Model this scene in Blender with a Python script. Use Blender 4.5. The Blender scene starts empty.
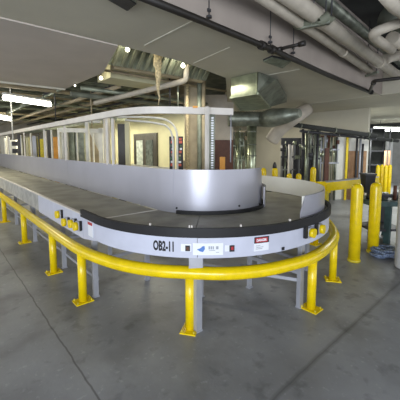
import bpy, math, random
from mathutils import Vector, Matrix
random.seed(7)
PI = math.pi
C = bpy.data.collections.new('loading_area'); bpy.context.scene.collection.children.link(C)
H = 1.7; FP = 303.6; TH = math.atan(29 / FP)
SX, CX = 0.66, 0.7512                    # view direction in plan (x = to the right rear, y = to the left rear)

def at(px, py, z):                       # the point of height z seen at a pixel of the 400 x 400 photograph
    dy = py - 176; F = FP*math.cos(TH) - dy*math.sin(TH); D = dy*math.cos(TH) + FP*math.sin(TH)
    k = (H - z)/D; X = (px - 200)*k; Y = F*k
    return Vector((X*CX + Y*SX, -X*SX + Y*CX, z))
def far(px, py, Y):                      # the point at forward distance Y seen at a pixel
    dy = py - 176; F = FP*math.cos(TH) - dy*math.sin(TH); D = dy*math.cos(TH) + FP*math.sin(TH)
    k = Y/F; X = (px - 200)*k
    return Vector((X*CX + Y*SX, -X*SX + Y*CX, H - D*k))
def pix(v):
    X = v.x*CX - v.y*SX; Y = v.x*SX + v.y*CX; Z = v.z - H
    F = Y*math.cos(TH) - Z*math.sin(TH); U = Y*math.sin(TH) + Z*math.cos(TH)
    return 200 + FP*X/F, 176 - FP*U/F

# ------------------------------------------------------------------ materials
def mat(name, col, rough=.6, metal=0, vary=.12, scale=6, bump=0, bscale=40, col2=None, emit=None, alpha=None):
    m = bpy.data.materials.new(name); m.use_nodes = True
    n = m.node_tree.nodes; l = m.node_tree.links; b = n['Principled BSDF']
    tc = n.new('ShaderNodeTexCoord'); no = n.new('ShaderNodeTexNoise'); no.inputs['Scale'].default_value = scale
    no.inputs['Detail'].default_value = 5
    l.new(tc.outputs['Object'], no.inputs['Vector'])
    r = n.new('ShaderNodeValToRGB'); l.new(no.outputs['Fac'], r.inputs['Fac'])
    c2 = col2 or tuple(c*(1-vary) for c in col); c1 = col if col2 else tuple(min(1, c*(1+vary*.5)) for c in col)
    r.color_ramp.elements[0].position = .35; r.color_ramp.elements[1].position = .65
    r.color_ramp.elements[0].color = (*c2, 1); r.color_ramp.elements[1].color = (*c1, 1)
    l.new(r.outputs['Color'], b.inputs['Base Color'])
    b.inputs['Roughness'].default_value = rough; b.inputs['Metallic'].default_value = metal
    if bump:
        n2 = n.new('ShaderNodeTexNoise'); n2.inputs['Scale'].default_value = bscale; l.new(tc.outputs['Object'], n2.inputs['Vector'])
        bp = n.new('ShaderNodeBump'); bp.inputs['Strength'].default_value = bump; bp.inputs['Distance'].default_value = .01
        l.new(n2.outputs['Fac'], bp.inputs['Height']); l.new(bp.outputs['Normal'], b.inputs['Normal'])
    if emit:
        b.inputs['Emission Color'].default_value = (*col, 1); b.inputs['Emission Strength'].default_value = emit
    return m
M = {}
M['yellow'] = mat('yellow_paint', (.86, .63, .004), .22, vary=.1, scale=9)
M['yellow_old'] = mat('worn_yellow_paint', (.72, .58, .03), .5, vary=.25, scale=14)
M['skirt'] = mat('pale_grey_enamel', (.56, .58, .68), .4, vary=.06, scale=5)
M['skirt_old'] = mat('scuffed_grey_enamel', (.42, .42, .40), .4, vary=.3, scale=9)
M['guard'] = mat('grey_sheet_metal', (.43, .43, .48), .34, metal=.5, vary=.05, scale=2)
M['guard_in'] = mat('cream_sheet_metal', (.80, .79, .72), .5, vary=.05, scale=3)
M['belt'] = mat('dusty_rubber_belt', (.32, .305, .24), .55, vary=.25, scale=3)
M['belt2'] = mat('dark_rubber_belt', (.29, .275, .215), .5, vary=.3, scale=4)
M['black'] = mat('black_rubber', (.008, .008, .009), .6, vary=.3)
M['blackpipe'] = mat('black_iron', (.018, .015, .012), .5, vary=.3)
M['steel'] = mat('grey_steel', (.42, .43, .47), .4, metal=.3, vary=.1)
M['galv'] = mat('galvanised_sheet', (.42, .46, .33), .3, metal=.85, vary=.35, scale=5)
M['galv_dark'] = mat('dull_galvanised_sheet', (.25, .27, .22), .4, metal=.6, vary=.4, scale=5)
M['white'] = mat('white_paint', (.75, .74, .68), .5, vary=.08)
M['frame'] = mat('off_white_enamel', (.70, .66, .60), .4, vary=.06)
M['cream'] = mat('cream_wall_paint', (.62, .59, .39), .7, vary=.08, scale=2)
M['beige'] = mat('beige_plaster', (.50, .45, .38), .8, vary=.12, scale=3)
M['tan'] = mat('tan_column_paint', (.40, .33, .21), .6, vary=.2, scale=4)
M['pipewhite'] = mat('white_pipe_jacket', (.52, .47, .385), .5, vary=.12, scale=6)
M['soffit'] = mat('painted_soffit', (.56, .53, .43), .85, vary=.06, scale=1.5, bump=.1, bscale=8)
M['soffit2'] = mat('rosy_painted_soffit', (.58, .52, .46), .85, vary=.06, scale=1.5)
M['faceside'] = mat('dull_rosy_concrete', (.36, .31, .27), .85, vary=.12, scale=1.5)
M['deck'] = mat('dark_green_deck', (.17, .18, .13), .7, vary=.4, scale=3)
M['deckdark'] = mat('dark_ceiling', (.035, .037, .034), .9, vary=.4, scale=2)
M['fin'] = mat('grey_green_metal', (.30, .33, .25), .5, metal=.3, vary=.3)
M['darkdoor'] = mat('dark_bronze', (.045, .04, .035), .35, vary=.2)
M['glass'] = mat('pale_door_glass', (.42, .47, .45), .1, vary=.35, scale=7)
M['glass2'] = mat('dim_door_glass', (.10, .12, .12), .1, vary=.5, scale=9)
M['brown'] = mat('red_brown_board', (.11, .04, .022), .6, vary=.3)
M['plywood'] = mat('tan_plywood', (.42, .24, .13), .7, vary=.2, scale=8)
M['seam'] = mat('pale_joint_tape', (.62, .60, .50), .8)
M['teal'] = mat('blue_green_machine_paint', (.05, .10, .10), .5, vary=.4)
M['dark'] = mat('dark_grey_metal', (.04, .04, .045), .5, vary=.3)
M['hose'] = mat('blue_grey_hose', (.25, .33, .48), .45, col2=(.04, .05, .1), scale=60)
M['column'] = mat('pale_concrete_paint', (.50, .50, .50), .6, vary=.08, scale=3)
M['roll'] = mat('grey_roll_door', (.25, .25, .24), .6, vary=.1)
M['insul'] = mat('torn_yellowed_insulation', (.55, .45, .26), .9, vary=.4, scale=30)
M['sticker'] = mat('white_sticker', (.80, .82, .86), .4, vary=.02)
M['ink'] = mat('black_ink', (.012, .012, .015), .5, vary=.05)
M['red'] = mat('red_ink', (.45, .03, .04), .4, vary=.05)
M['blue'] = mat('blue_ink', (.08, .20, .52), .4, vary=.05)
M['greyink'] = mat('grey_ink', (.35, .38, .42), .5, vary=.05)
M['orange'] = mat('orange_plastic', (.80, .35, .04), .5)
M['green'] = mat('dark_green_print', (.05, .12, .04), .5)
M['redprint'] = mat('red_print', (.6, .10, .05), .5)
M['lamp'] = mat('fluorescent_tube', (1, .97, .86), .4, vary=0, emit=9)
M['lampdim'] = mat('small_lit_bulb', (1, .97, .75), .4, vary=0, emit=3)
M['lampcool'] = mat('cool_fluorescent_tube', (.95, 1, .95), .4, vary=0, emit=6)

# floor: concrete with two joints and stains
m = mat('concrete_floor', (.285, .293, .305), .42, vary=.3, scale=1.1, bump=.15, bscale=30); M['floor'] = m
n = m.node_tree.nodes; l = m.node_tree.links; b = n['Principled BSDF']
base = b.inputs['Base Color'].links[0].from_socket
tc = n['Texture Coordinate'] if 'Texture Coordinate' in n else [q for q in n if q.type == 'TEX_COORD'][0]
geo = n.new('ShaderNodeNewGeometry'); sep = n.new('ShaderNodeSeparateXYZ'); l.new(geo.outputs['Position'], sep.inputs[0])
wob = n.new('ShaderNodeTexNoise'); wob.inputs['Scale'].default_value = 5; l.new(tc.outputs['Object'], wob.inputs['Vector'])
def mth(op, a, b_=None, c=None):
    q = n.new('ShaderNodeMath'); q.operation = op
    for i, v in enumerate((a, b_, c)):
        if v is None: continue
        if isinstance(v, (int, float)): q.inputs[i].default_value = v
        else: l.new(v, q.inputs[i])
    return q.outputs[0]
w = mth('MULTIPLY', mth('SUBTRACT', wob.outputs['Fac'], .5), .03)
def line(sock, pos, hw, dark):
    d = mth('ABSOLUTE', mth('SUBTRACT', mth('ADD', sock, w), pos))
    mr = n.new('ShaderNodeMapRange'); l.new(d, mr.inputs[0]); mr.inputs[1].default_value = hw*.4; mr.inputs[2].default_value = hw
    mr.inputs[3].default_value = dark; mr.inputs[4].default_value = 1
    return mr.outputs[0]
def fine(scale, lo, hi, a, b_):
    t = n.new('ShaderNodeTexNoise'); t.inputs['Scale'].default_value = scale; t.inputs['Detail'].default_value = 6; l.new(tc.outputs['Object'], t.inputs['Vector'])
    mr = n.new('ShaderNodeMapRange'); l.new(t.outputs['Fac'], mr.inputs[0])
    for i, v in enumerate((lo, hi, a, b_)): mr.inputs[i+1].default_value = v
    return mr.outputs[0]
k = mth('MULTIPLY', line(sep.outputs[0], .745, .009, .45), line(sep.outputs[1], 1.105, .03, .72))
k = mth('MULTIPLY', k, line(sep.outputs[1], 1.105, .008, .75))
k = mth('MULTIPLY', k, fine(1.6, .34, .48, .70, 1)); k = mth('MULTIPLY', k, fine(7, .30, .42, .72, 1))
k = mth('MULTIPLY', k, fine(22, .62, .72, 1, 1.25))
mx = n.new('ShaderNodeMix'); mx.data_type = 'RGBA'; mx.blend_type = 'MULTIPLY'; mx.inputs[0].default_value = 1
cmb = n.new('ShaderNodeCombineXYZ')
for i in range(3): l.new(k, cmb.inputs[i])
l.new(base, mx.inputs[6]); l.new(cmb.outputs[0], mx.inputs[7]); l.new(mx.outputs[2], b.inputs['Base Color'])

# ------------------------------------------------------------------ mesh builder
class MB:
    def __init__(s): s.v = []; s.f = []; s.sm = []
    def add(s, vs, fs, smooth=False):
        o = len(s.v); s.v += [Vector(a) for a in vs]; s.f += [tuple(i+o for i in f) for f in fs]; s.sm += [smooth]*len(fs); return s
    def hexa(s, p):          # 8 corners: 4 bottom then 4 top
        return s.add(p, [(3,2,1,0), (4,5,6,7), (0,1,5,4), (1,2,6,5), (2,3,7,6), (3,0,4,7)])
    def box(s, x0, x1, y0, y1, z0, z1):
        return s.hexa([(x0,y0,z0),(x1,y0,z0),(x1,y1,z0),(x0,y1,z0),(x0,y0,z1),(x1,y0,z1),(x1,y1,z1),(x0,y1,z1)])
    def obox(s, c, d, w, t, z0, z1):   # box centred at c in plan, long side w along direction d, thickness t
        d = Vector((d[0], d[1])).normalized(); e = Vector((-d.y, d.x)); c = Vector((c[0], c[1]))
        q = [c - d*w/2 - e*t/2, c + d*w/2 - e*t/2, c + d*w/2 + e*t/2, c - d*w/2 + e*t/2]
        return s.hexa([(a.x, a.y, z0) for a in q] + [(a.x, a.y, z1) for a in q])
    def prism(s, poly, z0, z1):
        n_ = len(poly); vs = [(a[0], a[1], z0) for a in poly] + [(a[0], a[1], z1) for a in poly]
        return s.add(vs, [tuple(range(n_-1, -1, -1)), tuple(range(n_, 2*n_))] + [(i, (i+1) % n_, n_+(i+1) % n_, n_+i) for i in range(n_)])
    def tube(s, pts, r, seg=12, cap=True, rz=None):
        pts = [Vector(p) for p in pts]; rs = r if isinstance(r, (list, tuple)) else [r]*len(pts)
        up = None; vs = []; 
        for i, p in enumerate(pts):
            t = (pts[min(i+1, len(pts)-1)] - pts[max(i-1, 0)]).normalized()
            if up is None:
                up = Vector((0,0,1)) if abs(t.z) < .9 else Vector((1,0,0))
            a = t.cross(up).normalized(); up = a.cross(t).normalized()
            for k in range(seg):
                g = 2*PI*k/seg; vs.append(p + a*math.cos(g)*rs[i] + up*math.sin(g)*rs[i])
        n_ = len(pts); fs = [(i*seg+k, i*seg+(k+1) % seg, (i+1)*seg+(k+1) % seg, (i+1)*seg+k) for i in range(n_-1) for k in range(seg)]
        s.add(vs, fs, True)
        if cap:
            o = len(s.v) - len(vs); s.f += [tuple(o+k for k in range(seg-1, -1, -1)), tuple(o+(n_-1)*seg+k for k in range(seg))]; s.sm += [False]*2
        return s
    def bar(s, a, b_, w, h):  # square bar from a to b_
        a = Vector(a); b_ = Vector(b_); t = (b_-a).normalized(); up = Vector((0,0,1)) if abs(t.z) < .95 else Vector((SX, CX, 0))
        x = t.cross(up).normalized()*w/2; y = x.cross(t).normalized()*h/2
        return s.hexa([a-x-y, a+x-y, a+x+y, a-x+y, b_-x-y, b_+x-y, b_+x+y, b_-x+y])
    def strip(s, path, z0, z1, t=.012, top=None):  # upright sheet following a plan path; z1 may be a list
        n_ = len(path); L = []; R = []
        for i in range(n_):
            d = (Vector(path[min(i+1, n_-1)]) - Vector(path[max(i-1, 0)])).normalized(); e = Vector((-d.y, d.x))*t/2
            L.append(Vector(path[i])+e); R.append(Vector(path[i])-e)
        zz = z1 if isinstance(z1, list) else [z1]*n_; z0_ = z0 if isinstance(z0, list) else [z0]*n_
        vs = []
        for i in range(n_): vs += [(L[i].x,L[i].y,z0_[i]), (R[i].x,R[i].y,z0_[i]), (R[i].x,R[i].y,zz[i]), (L[i].x,L[i].y,zz[i])]
        fs = [(0,1,2,3), (4*n_-1,4*n_-2,4*n_-3,4*n_-4)]
        for i in range(n_-1):
            for k in range(4): fs.append((4*i+k, 4*i+4+k, 4*i+4+(k+1) % 4, 4*i+(k+1) % 4))
        return s.add(vs, fs, False)
    def flat(s, inner, outer, z0, z1):  # slab between two plan paths
        n_ = len(inner); vs = []
        for i in range(n_): vs += [(*inner[i], z0), (*outer[i], z0), (*outer[i], z1), (*inner[i], z1)]
        fs = [(0,1,2,3), (4*n_-1,4*n_-2,4*n_-3,4*n_-4)]
        for i in range(n_-1):
            for k in range(4): fs.append((4*i+k, 4*i+4+k, 4*i+4+(k+1) % 4, 4*i+(k+1) % 4))
        return s.add(vs, fs, False)
    def lathe(s, c, prof, seg=20):
        vs = []
        for r, z in prof:
            for k in range(seg): vs.append((c[0]+r*math.cos(2*PI*k/seg), c[1]+r*math.sin(2*PI*k/seg), z))
        n_ = len(prof); s.add(vs, [(i*seg+k, i*seg+(k+1) % seg, (i+1)*seg+(k+1) % seg, (i+1)*seg+k) for i in range(n_-1) for k in range(seg)], True)
        o = len(s.v)-len(vs); s.f += [tuple(o+k for k in range(seg-1,-1,-1)), tuple(o+(n_-1)*seg+k for k in range(seg))]; s.sm += [False]*2
        return s
ROOT = {}
def obj(name, mb, m, parent=None, bevel=0):
    me = bpy.data.meshes.new(name)
    if parent is None:
        xs = [v.x for v in mb.v]; ys = [v.y for v in mb.v]; zs = [v.z for v in mb.v]
        org = Vector(((min(xs)+max(xs))/2, (min(ys)+max(ys))/2, min(zs)))
    else: org = ROOT[parent.name]
    me.from_pydata([v-org for v in mb.v], [], mb.f); me.update()
    import bmesh
    bm = bmesh.new(); bm.from_mesh(me); bmesh.ops.recalc_face_normals(bm, faces=bm.faces); bm.to_mesh(me); bm.free()
    for p, sm in zip(me.polygons, mb.sm): p.use_smooth = sm
    me.materials.append(M[m] if isinstance(m, str) else m)
    o = bpy.data.objects.new(name, me); C.objects.link(o); ROOT[o.name] = org
    if parent is None: o.location = org
    else: o.parent = parent
    if bevel:
        bv = o.modifiers.new('bevel', 'BEVEL'); bv.width = bevel; bv.segments = 2; bv.limit_method = 'ANGLE'
    return o
def tag(o, label, cat, group=None, kind=None):
    o['label'] = label; o['category'] = cat
    if group: o['group'] = group
    if kind: o['kind'] = kind
    return o
def thing(name, label, cat, loc, group=None):
    o = bpy.data.objects.new(name, None); C.objects.link(o); o.location = loc; o.empty_display_size = .1
    ROOT[o.name] = Vector(loc); return tag(o, label, cat, group)
def struct(name, mb, m, parent=None):
    o = obj(name, mb, m, parent)
    if parent is None: o['kind'] = 'structure'
    return o
def dup(root, loc, label, group=None):
    r = root.copy(); C.objects.link(r); r.location = loc; r['label'] = label
    if group: r['group'] = group
    for ch in list(root.children):
        c = ch.copy(); C.objects.link(c); c.parent = r
        for g in list(ch.children):
            d = g.copy(); C.objects.link(d); d.parent = c
    return r
def catmull(P, n_=8):
    P = [Vector(p) for p in P]; out = []
    for i in range(len(P)-1):
        a = P[max(i-1, 0)]; b_ = P[i]; c = P[i+1]; d = P[min(i+2, len(P)-1)]
        for k in range(n_):
            t = k/n_; out.append(.5*((2*b_)+(c-a)*t+(2*a-5*b_+4*c-d)*t*t+(3*b_-a-3*c+d)*t**3))
    out.append(P[-1]); return out
def elbow(pts, r, n_=5):                 # round the corners of a polyline
    pts = [Vector(p) for p in pts]; out = [pts[0]]
    for i in range(1, len(pts)-1):
        a = (pts[i-1]-pts[i]); b_ = (pts[i+1]-pts[i]); q = min(r, a.length*.45, b_.length*.45)
        A = pts[i]+a.normalized()*q; B = pts[i]+b_.normalized()*q
        for k in range(n_+1):
            t = k/n_; out.append(A*(1-t)**2+pts[i]*2*t*(1-t)+B*t*t)
    out.append(pts[-1]); return out

# ------------------------------------------------------------------ setting
struct('floor', MB().box(-6, 44, -6, 44, -.1, 0), 'floor')
SOFZ = 3.0
L_poly = [(-6, 2.48), (1.3, 2.48), (3.4, 2.50), (8.6, 2.86), (8.6, 2.3), (30, 2.3), (30, 13), (13, 13), (6.4, 6.1), (4.25, 4.1), (3.0, 3.78), (1.87, 3.72), (-6, 3.66)]
struct('ceiling', MB().prism(L_poly, SOFZ, 3.55), 'soffit')
o = struct('ceiling', MB().prism([(-6, 3.66), (1.87, 3.72), (2.32, 5.2), (2.3, 7.2), (-6, 7.3)], 2.985, 3.5), 'soffit2')
# front face of the soffit, painted a rosier grey than its underside
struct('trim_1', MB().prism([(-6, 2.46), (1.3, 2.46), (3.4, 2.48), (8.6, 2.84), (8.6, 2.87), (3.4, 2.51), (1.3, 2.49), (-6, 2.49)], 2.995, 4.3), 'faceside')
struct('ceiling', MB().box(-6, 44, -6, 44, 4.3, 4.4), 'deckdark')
struct('ceiling', MB().box(-6, 11, 3.9, 24, 4.0, 4.05), 'deck')
# seams in the soffit
SE = [((145,45),(194,20)), ((194,63),(230,47)), ((240,80),(300,69)), ((300,105),(400,92))]
for i, (a, b_) in enumerate(SE):
    A = at(*a, SOFZ); B = at(*b_, SOFZ)
    struct('trim_%d' % (i+2), MB().bar((A.x, A.y, SOFZ-.003), (B.x, B.y, SOFZ-.003), .02, .012), 'seam')
struct('trim_6', MB().bar((-3, 7.26, 2.97), (2.3, 7.16, 2.97), .06, .03), 'seam')
# walls
struct('wall_rear', MB().box(6.0, 6.15, 7.4, 24, 0, 4.3), 'cream')
struct('wall_left', MB().box(-6, 6.0, 24, 24.15, 0, 4.3), 'beige')
struct('wall_partition', MB().box(11.0, 11.15, 4.0, 16, 0, 3.0), 'soffit')
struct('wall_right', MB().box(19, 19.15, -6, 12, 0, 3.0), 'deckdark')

struct('trim_7', MB().box(5.88, 6.0, 7.4, 24, 2.82, 4.0), 'tan')
# double door in the rear wall
d = bpy.data.objects.new('door_1', None); C.objects.link(d); d.location = (5.95, 9.9, 0); ROOT['door_1'] = Vector((5.95, 9.9, 0)); d['kind'] = 'structure'
fr = MB().box(5.94, 6.0, 9.08, 9.2, 0, 2.2).box(5.94, 6.0, 10.58, 10.7, 0, 2.2).box(5.94, 6.0, 9.2, 10.58, 2.1, 2.2)
obj('door_frame', fr, 'darkdoor', d)
for i, (a, b_, g) in enumerate([(9.2, 9.89, 'glass2'), (9.89, 10.58, 'glass')]):
    lf = obj('door_leaf', MB().box(5.95, 5.99, a, b_, 0, 2.1), 'darkdoor', d)
    obj('glass_pane', MB().box(5.935, 5.95, a+.13, b_-.1, .5, 1.95), g, lf)

# ------------------------------------------------------------------ guard rail
RZ = .565; RR = .060
rp = [(1.15, 15), (1.15, 8), (1.15, 5), (1.15, 3.8), (1.17, 3.25), (1.28, 2.72), (1.46, 2.34), (1.70, 2.05), (1.92, 1.83), (2.19, 1.67), (2.49, 1.575), (2.85, 1.52), (3.25, 1.56), (3.65, 1.66), (3.98, 1.81), (4.45, 2.13), (4.9, 2.5), (5.15, 3.1), (5.2, 4.0), (5.2, 9)]
rp = [(a, b_, RZ) for a, b_ in rp]
rail = thing('guard_rail', 'thick glossy yellow pipe guard rail curving low around the end of the conveyor', 'guard rail', (2.0, 1.9, 0))
obj('rail', MB().tube(catmull(rp, 6), RR, 20), 'yellow', rail)
PR = .046
posts = [(1.15, 15), (1.15, 12.2), (1.14, 9.9), (1.14, 8.03), (1.14, 6.04), (1.14, 4.31), (1.15, 3.27), (1.71, 2.085), (2.90, 1.525), (3.76, 1.70), (4.95, 2.56), (5.2, 4.2), (5.2, 6.5), (5.2, 9)]
for i, (x, y) in enumerate(posts):
    p = obj('post', MB().tube([(x, y, .008), (x, y, RZ)], PR, 16), 'yellow', rail)
    ang = math.atan2(y-2.9, x-2.9) if 1 < i and y < 3.2 else 0
    dd = (math.cos(ang), math.sin(ang))
    pl = obj('base_plate', MB().obox((x, y), dd, .19, .15, 0, .012), 'yellow', p)
    e = (-dd[1], dd[0])
    for sx in (-1, 1):
        for sy in (-1, 1):
            cx, cy = x+dd[0]*.075*sx+e[0]*.055*sy, y+dd[1]*.075*sx+e[1]*.055*sy
            obj('anchor_bolt', MB().tube([(cx, cy, .01), (cx, cy, .03)], .009, 6), 'yellow_old', p)

# ------------------------------------------------------------------ conveyor
CV = (2.74, 3.05)
def grow(R, a):                          # the turn widens a little on its far side
    if R < 1.2:
        t = min(1, max(0, (a-235)/65)); return R+.06*t*t*(3-2*t)
    t = min(1, max(0, (a-262)/60)); return R+.12*t*t*(3-2*t)
def arc(R, a0, a1, n_=40):
    A = [a0+(a1-a0)*i/n_ for i in range(n_+1)]
    return [(CV[0]+grow(R, a)*math.cos(math.radians(a)), CV[1]+grow(R, a)*math.sin(math.radians(a))) for a in A]
conv = thing('baggage_conveyor', 'U-shaped baggage conveyor marked OB2-11 with grey skirt and dark belt', 'conveyor', (2.74, 3.05, 0))
# belts
BZ = .93
obj('straight_belt', MB().box(1.27, 2.02, 3.07, 20, BZ-.03, BZ), 'belt', conv)
for a0, a1 in ((180, 225), (225, 270), (270, 315), (315, 360)):
    obj('turn_belt', MB().flat(arc(.70, a0+.15, a1-.15, 14), arc(1.50, a0+.15, a1-.15, 14), BZ-.025, BZ+.012), 'belt2', conv)
obj('return_belt', MB().box(3.46, 4.33, 3.06, 20, BZ-.03, BZ), 'belt', conv)
obj('belt_pan', MB().flat([(2.0, 20)]+arc(.74, 180, 360)+[(3.48, 20)], [(1.27, 20)]+arc(1.47, 180, 360)+[(4.33, 20)], BZ-.08, BZ-.035), 'steel', conv)
# side skirts
obj('side_skirt', MB().strip([(1.24, 20), (1.24, 12), (1.24, 8), (1.24, 5.35)], .68, BZ+.006, .02), 'skirt_old', conv)
obj('side_skirt', MB().strip([(1.24, 5.34), (1.24, 4.7), (1.24, 4.0), (1.24, 3.42)], .66, BZ+.006, .02), 'skirt', conv)
obj('side_skirt', MB().strip([(1.24, 3.41), (1.24, 3.06)]+arc(1.5, 180, 226, 24), [.66, .715]+[.725]*25, .915, .02), 'skirt', conv)
obj('side_skirt', MB().strip(arc(1.5, 226.2, 288, 30), .725, .915, .02), 'skirt', conv)
obj('side_skirt', MB().strip(arc(1.5, 288.2, 360, 30)+[(4.36, 6), (4.36, 20)], .725, .915, .02), 'skirt', conv)
obj('edge_strip', MB().strip([(1.235, 20), (1.235, 12), (1.235, 3.42)], BZ+.006, BZ+.022, .035), 'frame', conv)
obj('rubber_edge', MB().strip([(1.235, 3.45), (1.235, 3.06)]+arc(1.51, 180, 360, 70)+[(4.37, 3.4)], .912, .995, .035), 'black', conv)
obj('belt_seam', MB().box(1.29, 2.0, 3.055, 3.075, BZ-.01, BZ+.016), 'frame', conv)
for a_b, z_b in ((203, 1.0), (262, 1.02), (292, .99)):
    c_, s_ = math.cos(math.radians(a_b)), math.sin(math.radians(a_b)); g = grow(.715, a_b)
    obj('screw', MB().tube([(CV[0]+(g-.01)*c_, CV[1]+(g-.01)*s_, z_b), (CV[0]+(g+.015)*c_, CV[1]+(g+.015)*s_, z_b)], .012, 10), 'black', conv)
# guards
wp = [(2.02, 20), (2.02, 12), (2.02, 6.9)]
ztall = 1.445
def tall(path, name='inner_guard', m='guard', z0=BZ+.01, zz=ztall): return obj(name, MB().strip(path, z0, zz, .012), m, conv)
tall([(2.02, 20), (2.02, 14), (2.02, 9.5)]); tall([(2.02, 9.49), (2.02, 8), (2.02, 6.31)])
tall([(2.02, 6.3), (2.02, 4.5), (2.02, 3.05)]+arc(.72, 180, 200, 10)); tall(arc(.715, 200, 285, 40)); tall(arc(.712, 285.2, 316, 20), zz=[ztall]*8+[ztall-.02*i for i in range(1, 14)])
tall(arc(.765, 296, 360, 26)+[(3.5, 8), (3.5, 20)], zz=1.2)
obj('rubber_base_ring', MB().strip(arc(.748, 204, 350, 40), BZ+.012, BZ+.05, .035), 'black', conv)
obj('outer_guard', MB().strip(arc(1.44, 272, 360, 50)+[(4.30, 6), (4.30, 20)], [BZ+.02]*54 if 0 else BZ+.02, [1.205-.0*i for i in range(53)], .012), 'guard_in', conv)
# outer face of the outer guard's near end, with its slanted end cover
a0 = arc(1.5, 273, 300, 12)
obj('guard_end_cover', MB().strip(arc(1.455, 270, 296, 16), BZ+.055, [BZ+.12, BZ+.20]+[1.207]*15, .012), 'guard', conv)
def ang_at(px, R=1.51):
    best = None
    for i in range(1700, 3400):
        a = math.radians(i/10); g = grow(R, i/10); v = Vector((CV[0]+g*math.cos(a), CV[1]+g*math.sin(a), .82))
        if (v.x*(-math.cos(a)) + v.y*(-math.sin(a))) < 0: continue
        e = abs(pix(v)[0]-px)
        if best is None or e < best[0]: best = (e, i/10)
    return best[1]
# legs and braces (outer and inner)
def leg(x, y, w=.055, z1=.72): return obj('leg', MB().box(x-w/2, x+w/2, y-w*.35, y+w*.35, .012, z1), 'steel', conv)
LY = [3.28, 4.38, 6.0, 7.6, 9.4, 11.6, 14, 17]
for y in LY:
    for x in (1.30, 1.98, 3.5, 4.18):
        lg = leg(x, y); obj('foot', MB().box(x-.035, x+.035, y-.028, y+.028, 0, .014), 'steel', lg)
    obj('cross_brace', MB().bar((1.30, y, .42), (1.98, y, .42), .03, .04), 'steel', conv)
    obj('cross_brace', MB().bar((1.30, y, .66), (1.98, y, .66), .04, .06), 'steel', conv)
for i, a in enumerate((ang_at(197.8, 1.43), 274, 318)):
    A = []
    for R in (1.43, .78):
        x, y = CV[0]+R*math.cos(math.radians(a)), CV[1]+R*math.sin(math.radians(a)); A.append((x, y))
        lg = leg(x, y, .065 if R > 1 else .05); obj('foot', MB().box(x-.035, x+.035, y-.028, y+.028, 0, .014), 'steel', lg)
    obj('cross_brace', MB().bar((*A[0], .38), (*A[1], .38), .03, .04), 'steel', conv)
    obj('cross_brace', MB().bar((*A[0], .68), (*A[1], .68), .05, .07), 'steel', conv)
obj('long_brace', MB().bar((1.33, 3.28, .2), (1.33, 20, .2), .03, .035), 'steel', conv)
p0 = (CV[0]+1.43*math.cos(math.radians(274)), CV[1]+1.43*math.sin(math.radians(274)))
obj('long_brace', MB().bar((*p0, .30), (p0[0]-.5, p0[1]+1.0, .30), .03, .035), 'steel', conv)
obj('long_brace', MB().bar((*p0, .52), (p0[0]+.02, p0[1]+.66, .52), .025, .03), 'steel', conv)
obj('drive_box', MB().obox((CV[0]+1.42*math.cos(math.radians(ang_at(196, 1.42))), CV[1]+1.42*math.sin(math.radians(ang_at(196, 1.42)))), (1, -.87), .13, .10, .60, .722), 'steel', conv, .006)
obj('drive_motor', MB().tube([(2.0, 2.6, .62), (2.35, 2.6, .62)], .08, 16).tube([(2.35, 2.6, .62), (2.45, 2.6, .62)], .06, 16).box(1.9, 2.0, 2.5, 2.7, .52, .74), 'dark', conv)

# plates, buttons and lettering on the skirt
def plate(name, px0, px1, z0, z1, m, R=1.512, parent=None, t=.006, label=None):
    a0, a1 = ang_at(px0), ang_at(px1)
    o = obj(name, MB().strip(arc(R, a0, a1, 8), z0, z1, t), m, parent or conv)
    if label: o['label'] = label
    return o
def text(name, s, px0, px1, zc, hgt, m, R=1.513, parent=None, wide=True):
    cu = bpy.data.curves.new(name, 'FONT'); cu.body = s; cu.size = 1; cu.extrude = 0; cu.resolution_u = 3; cu.offset = .04
    to = bpy.data.objects.new('tmp', cu); C.objects.link(to)
    dg = bpy.context.evaluated_depsgraph_get(); me = bpy.data.meshes.new_from_object(to.evaluated_get(dg)); bpy.data.objects.remove(to)
    xs = [v.co.x for v in me.vertices]; ys = [v.co.y for v in me.vertices]
    x0, x1, y0, y1 = min(xs), max(xs), min(ys), max(ys); a0, a1 = ang_at(px0), ang_at(px1)
    mb = MB(); vs = []
    for v in me.vertices:
        g = grow(R, a0+(a1-a0)*(v.co.x-x0)/(x1-x0)); a = math.radians(a0+(a1-a0)*(v.co.x-x0)/(x1-x0)); z = zc+hgt*((v.co.y-y0)/(y1-y0)-.5)
        vs.append((CV[0]+g*math.cos(a), CV[1]+g*math.sin(a), z))
    n_ = len(vs); inn = [(CV[0]+(p[0]-CV[0])*(R-.004)/R, CV[1]+(p[1]-CV[1])*(R-.004)/R, p[2]) for p in vs]
    fs = [tuple(p.vertices) for p in me.polygons]
    ec = {}
    for f in fs:
        for i in range(len(f)):
            e = (f[i], f[(i+1) % len(f)]); ec[tuple(sorted(e))] = ec.get(tuple(sorted(e)), 0)+1
    fs2 = fs+[tuple(i+n_ for i in reversed(f)) for f in fs]+[(a, b_, b_+n_, a+n_) for (a, b_), c in ec.items() if c == 1]
    mb.add(vs+inn, fs2)
    return obj(name, mb, m, parent or conv)
text('lettering', 'OB2-11', 153.3, 173.8, .822, .094, 'ink')['label'] = 'black stencilled lettering OB2-11'
plate('push_button_plate', 181, 191.5, .785, .852, 'sticker')
plate('push_button', 185.3, 190.3, .79, .84, 'ink', 1.517); plate('indicator', 186.6, 189, .80, .828, 'brown', 1.5215, t=.008)
lp = plate('maker_plate', 192.8, 223, .755, .862, 'sticker', label='white plate with a blue emblem and grey print')
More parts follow.
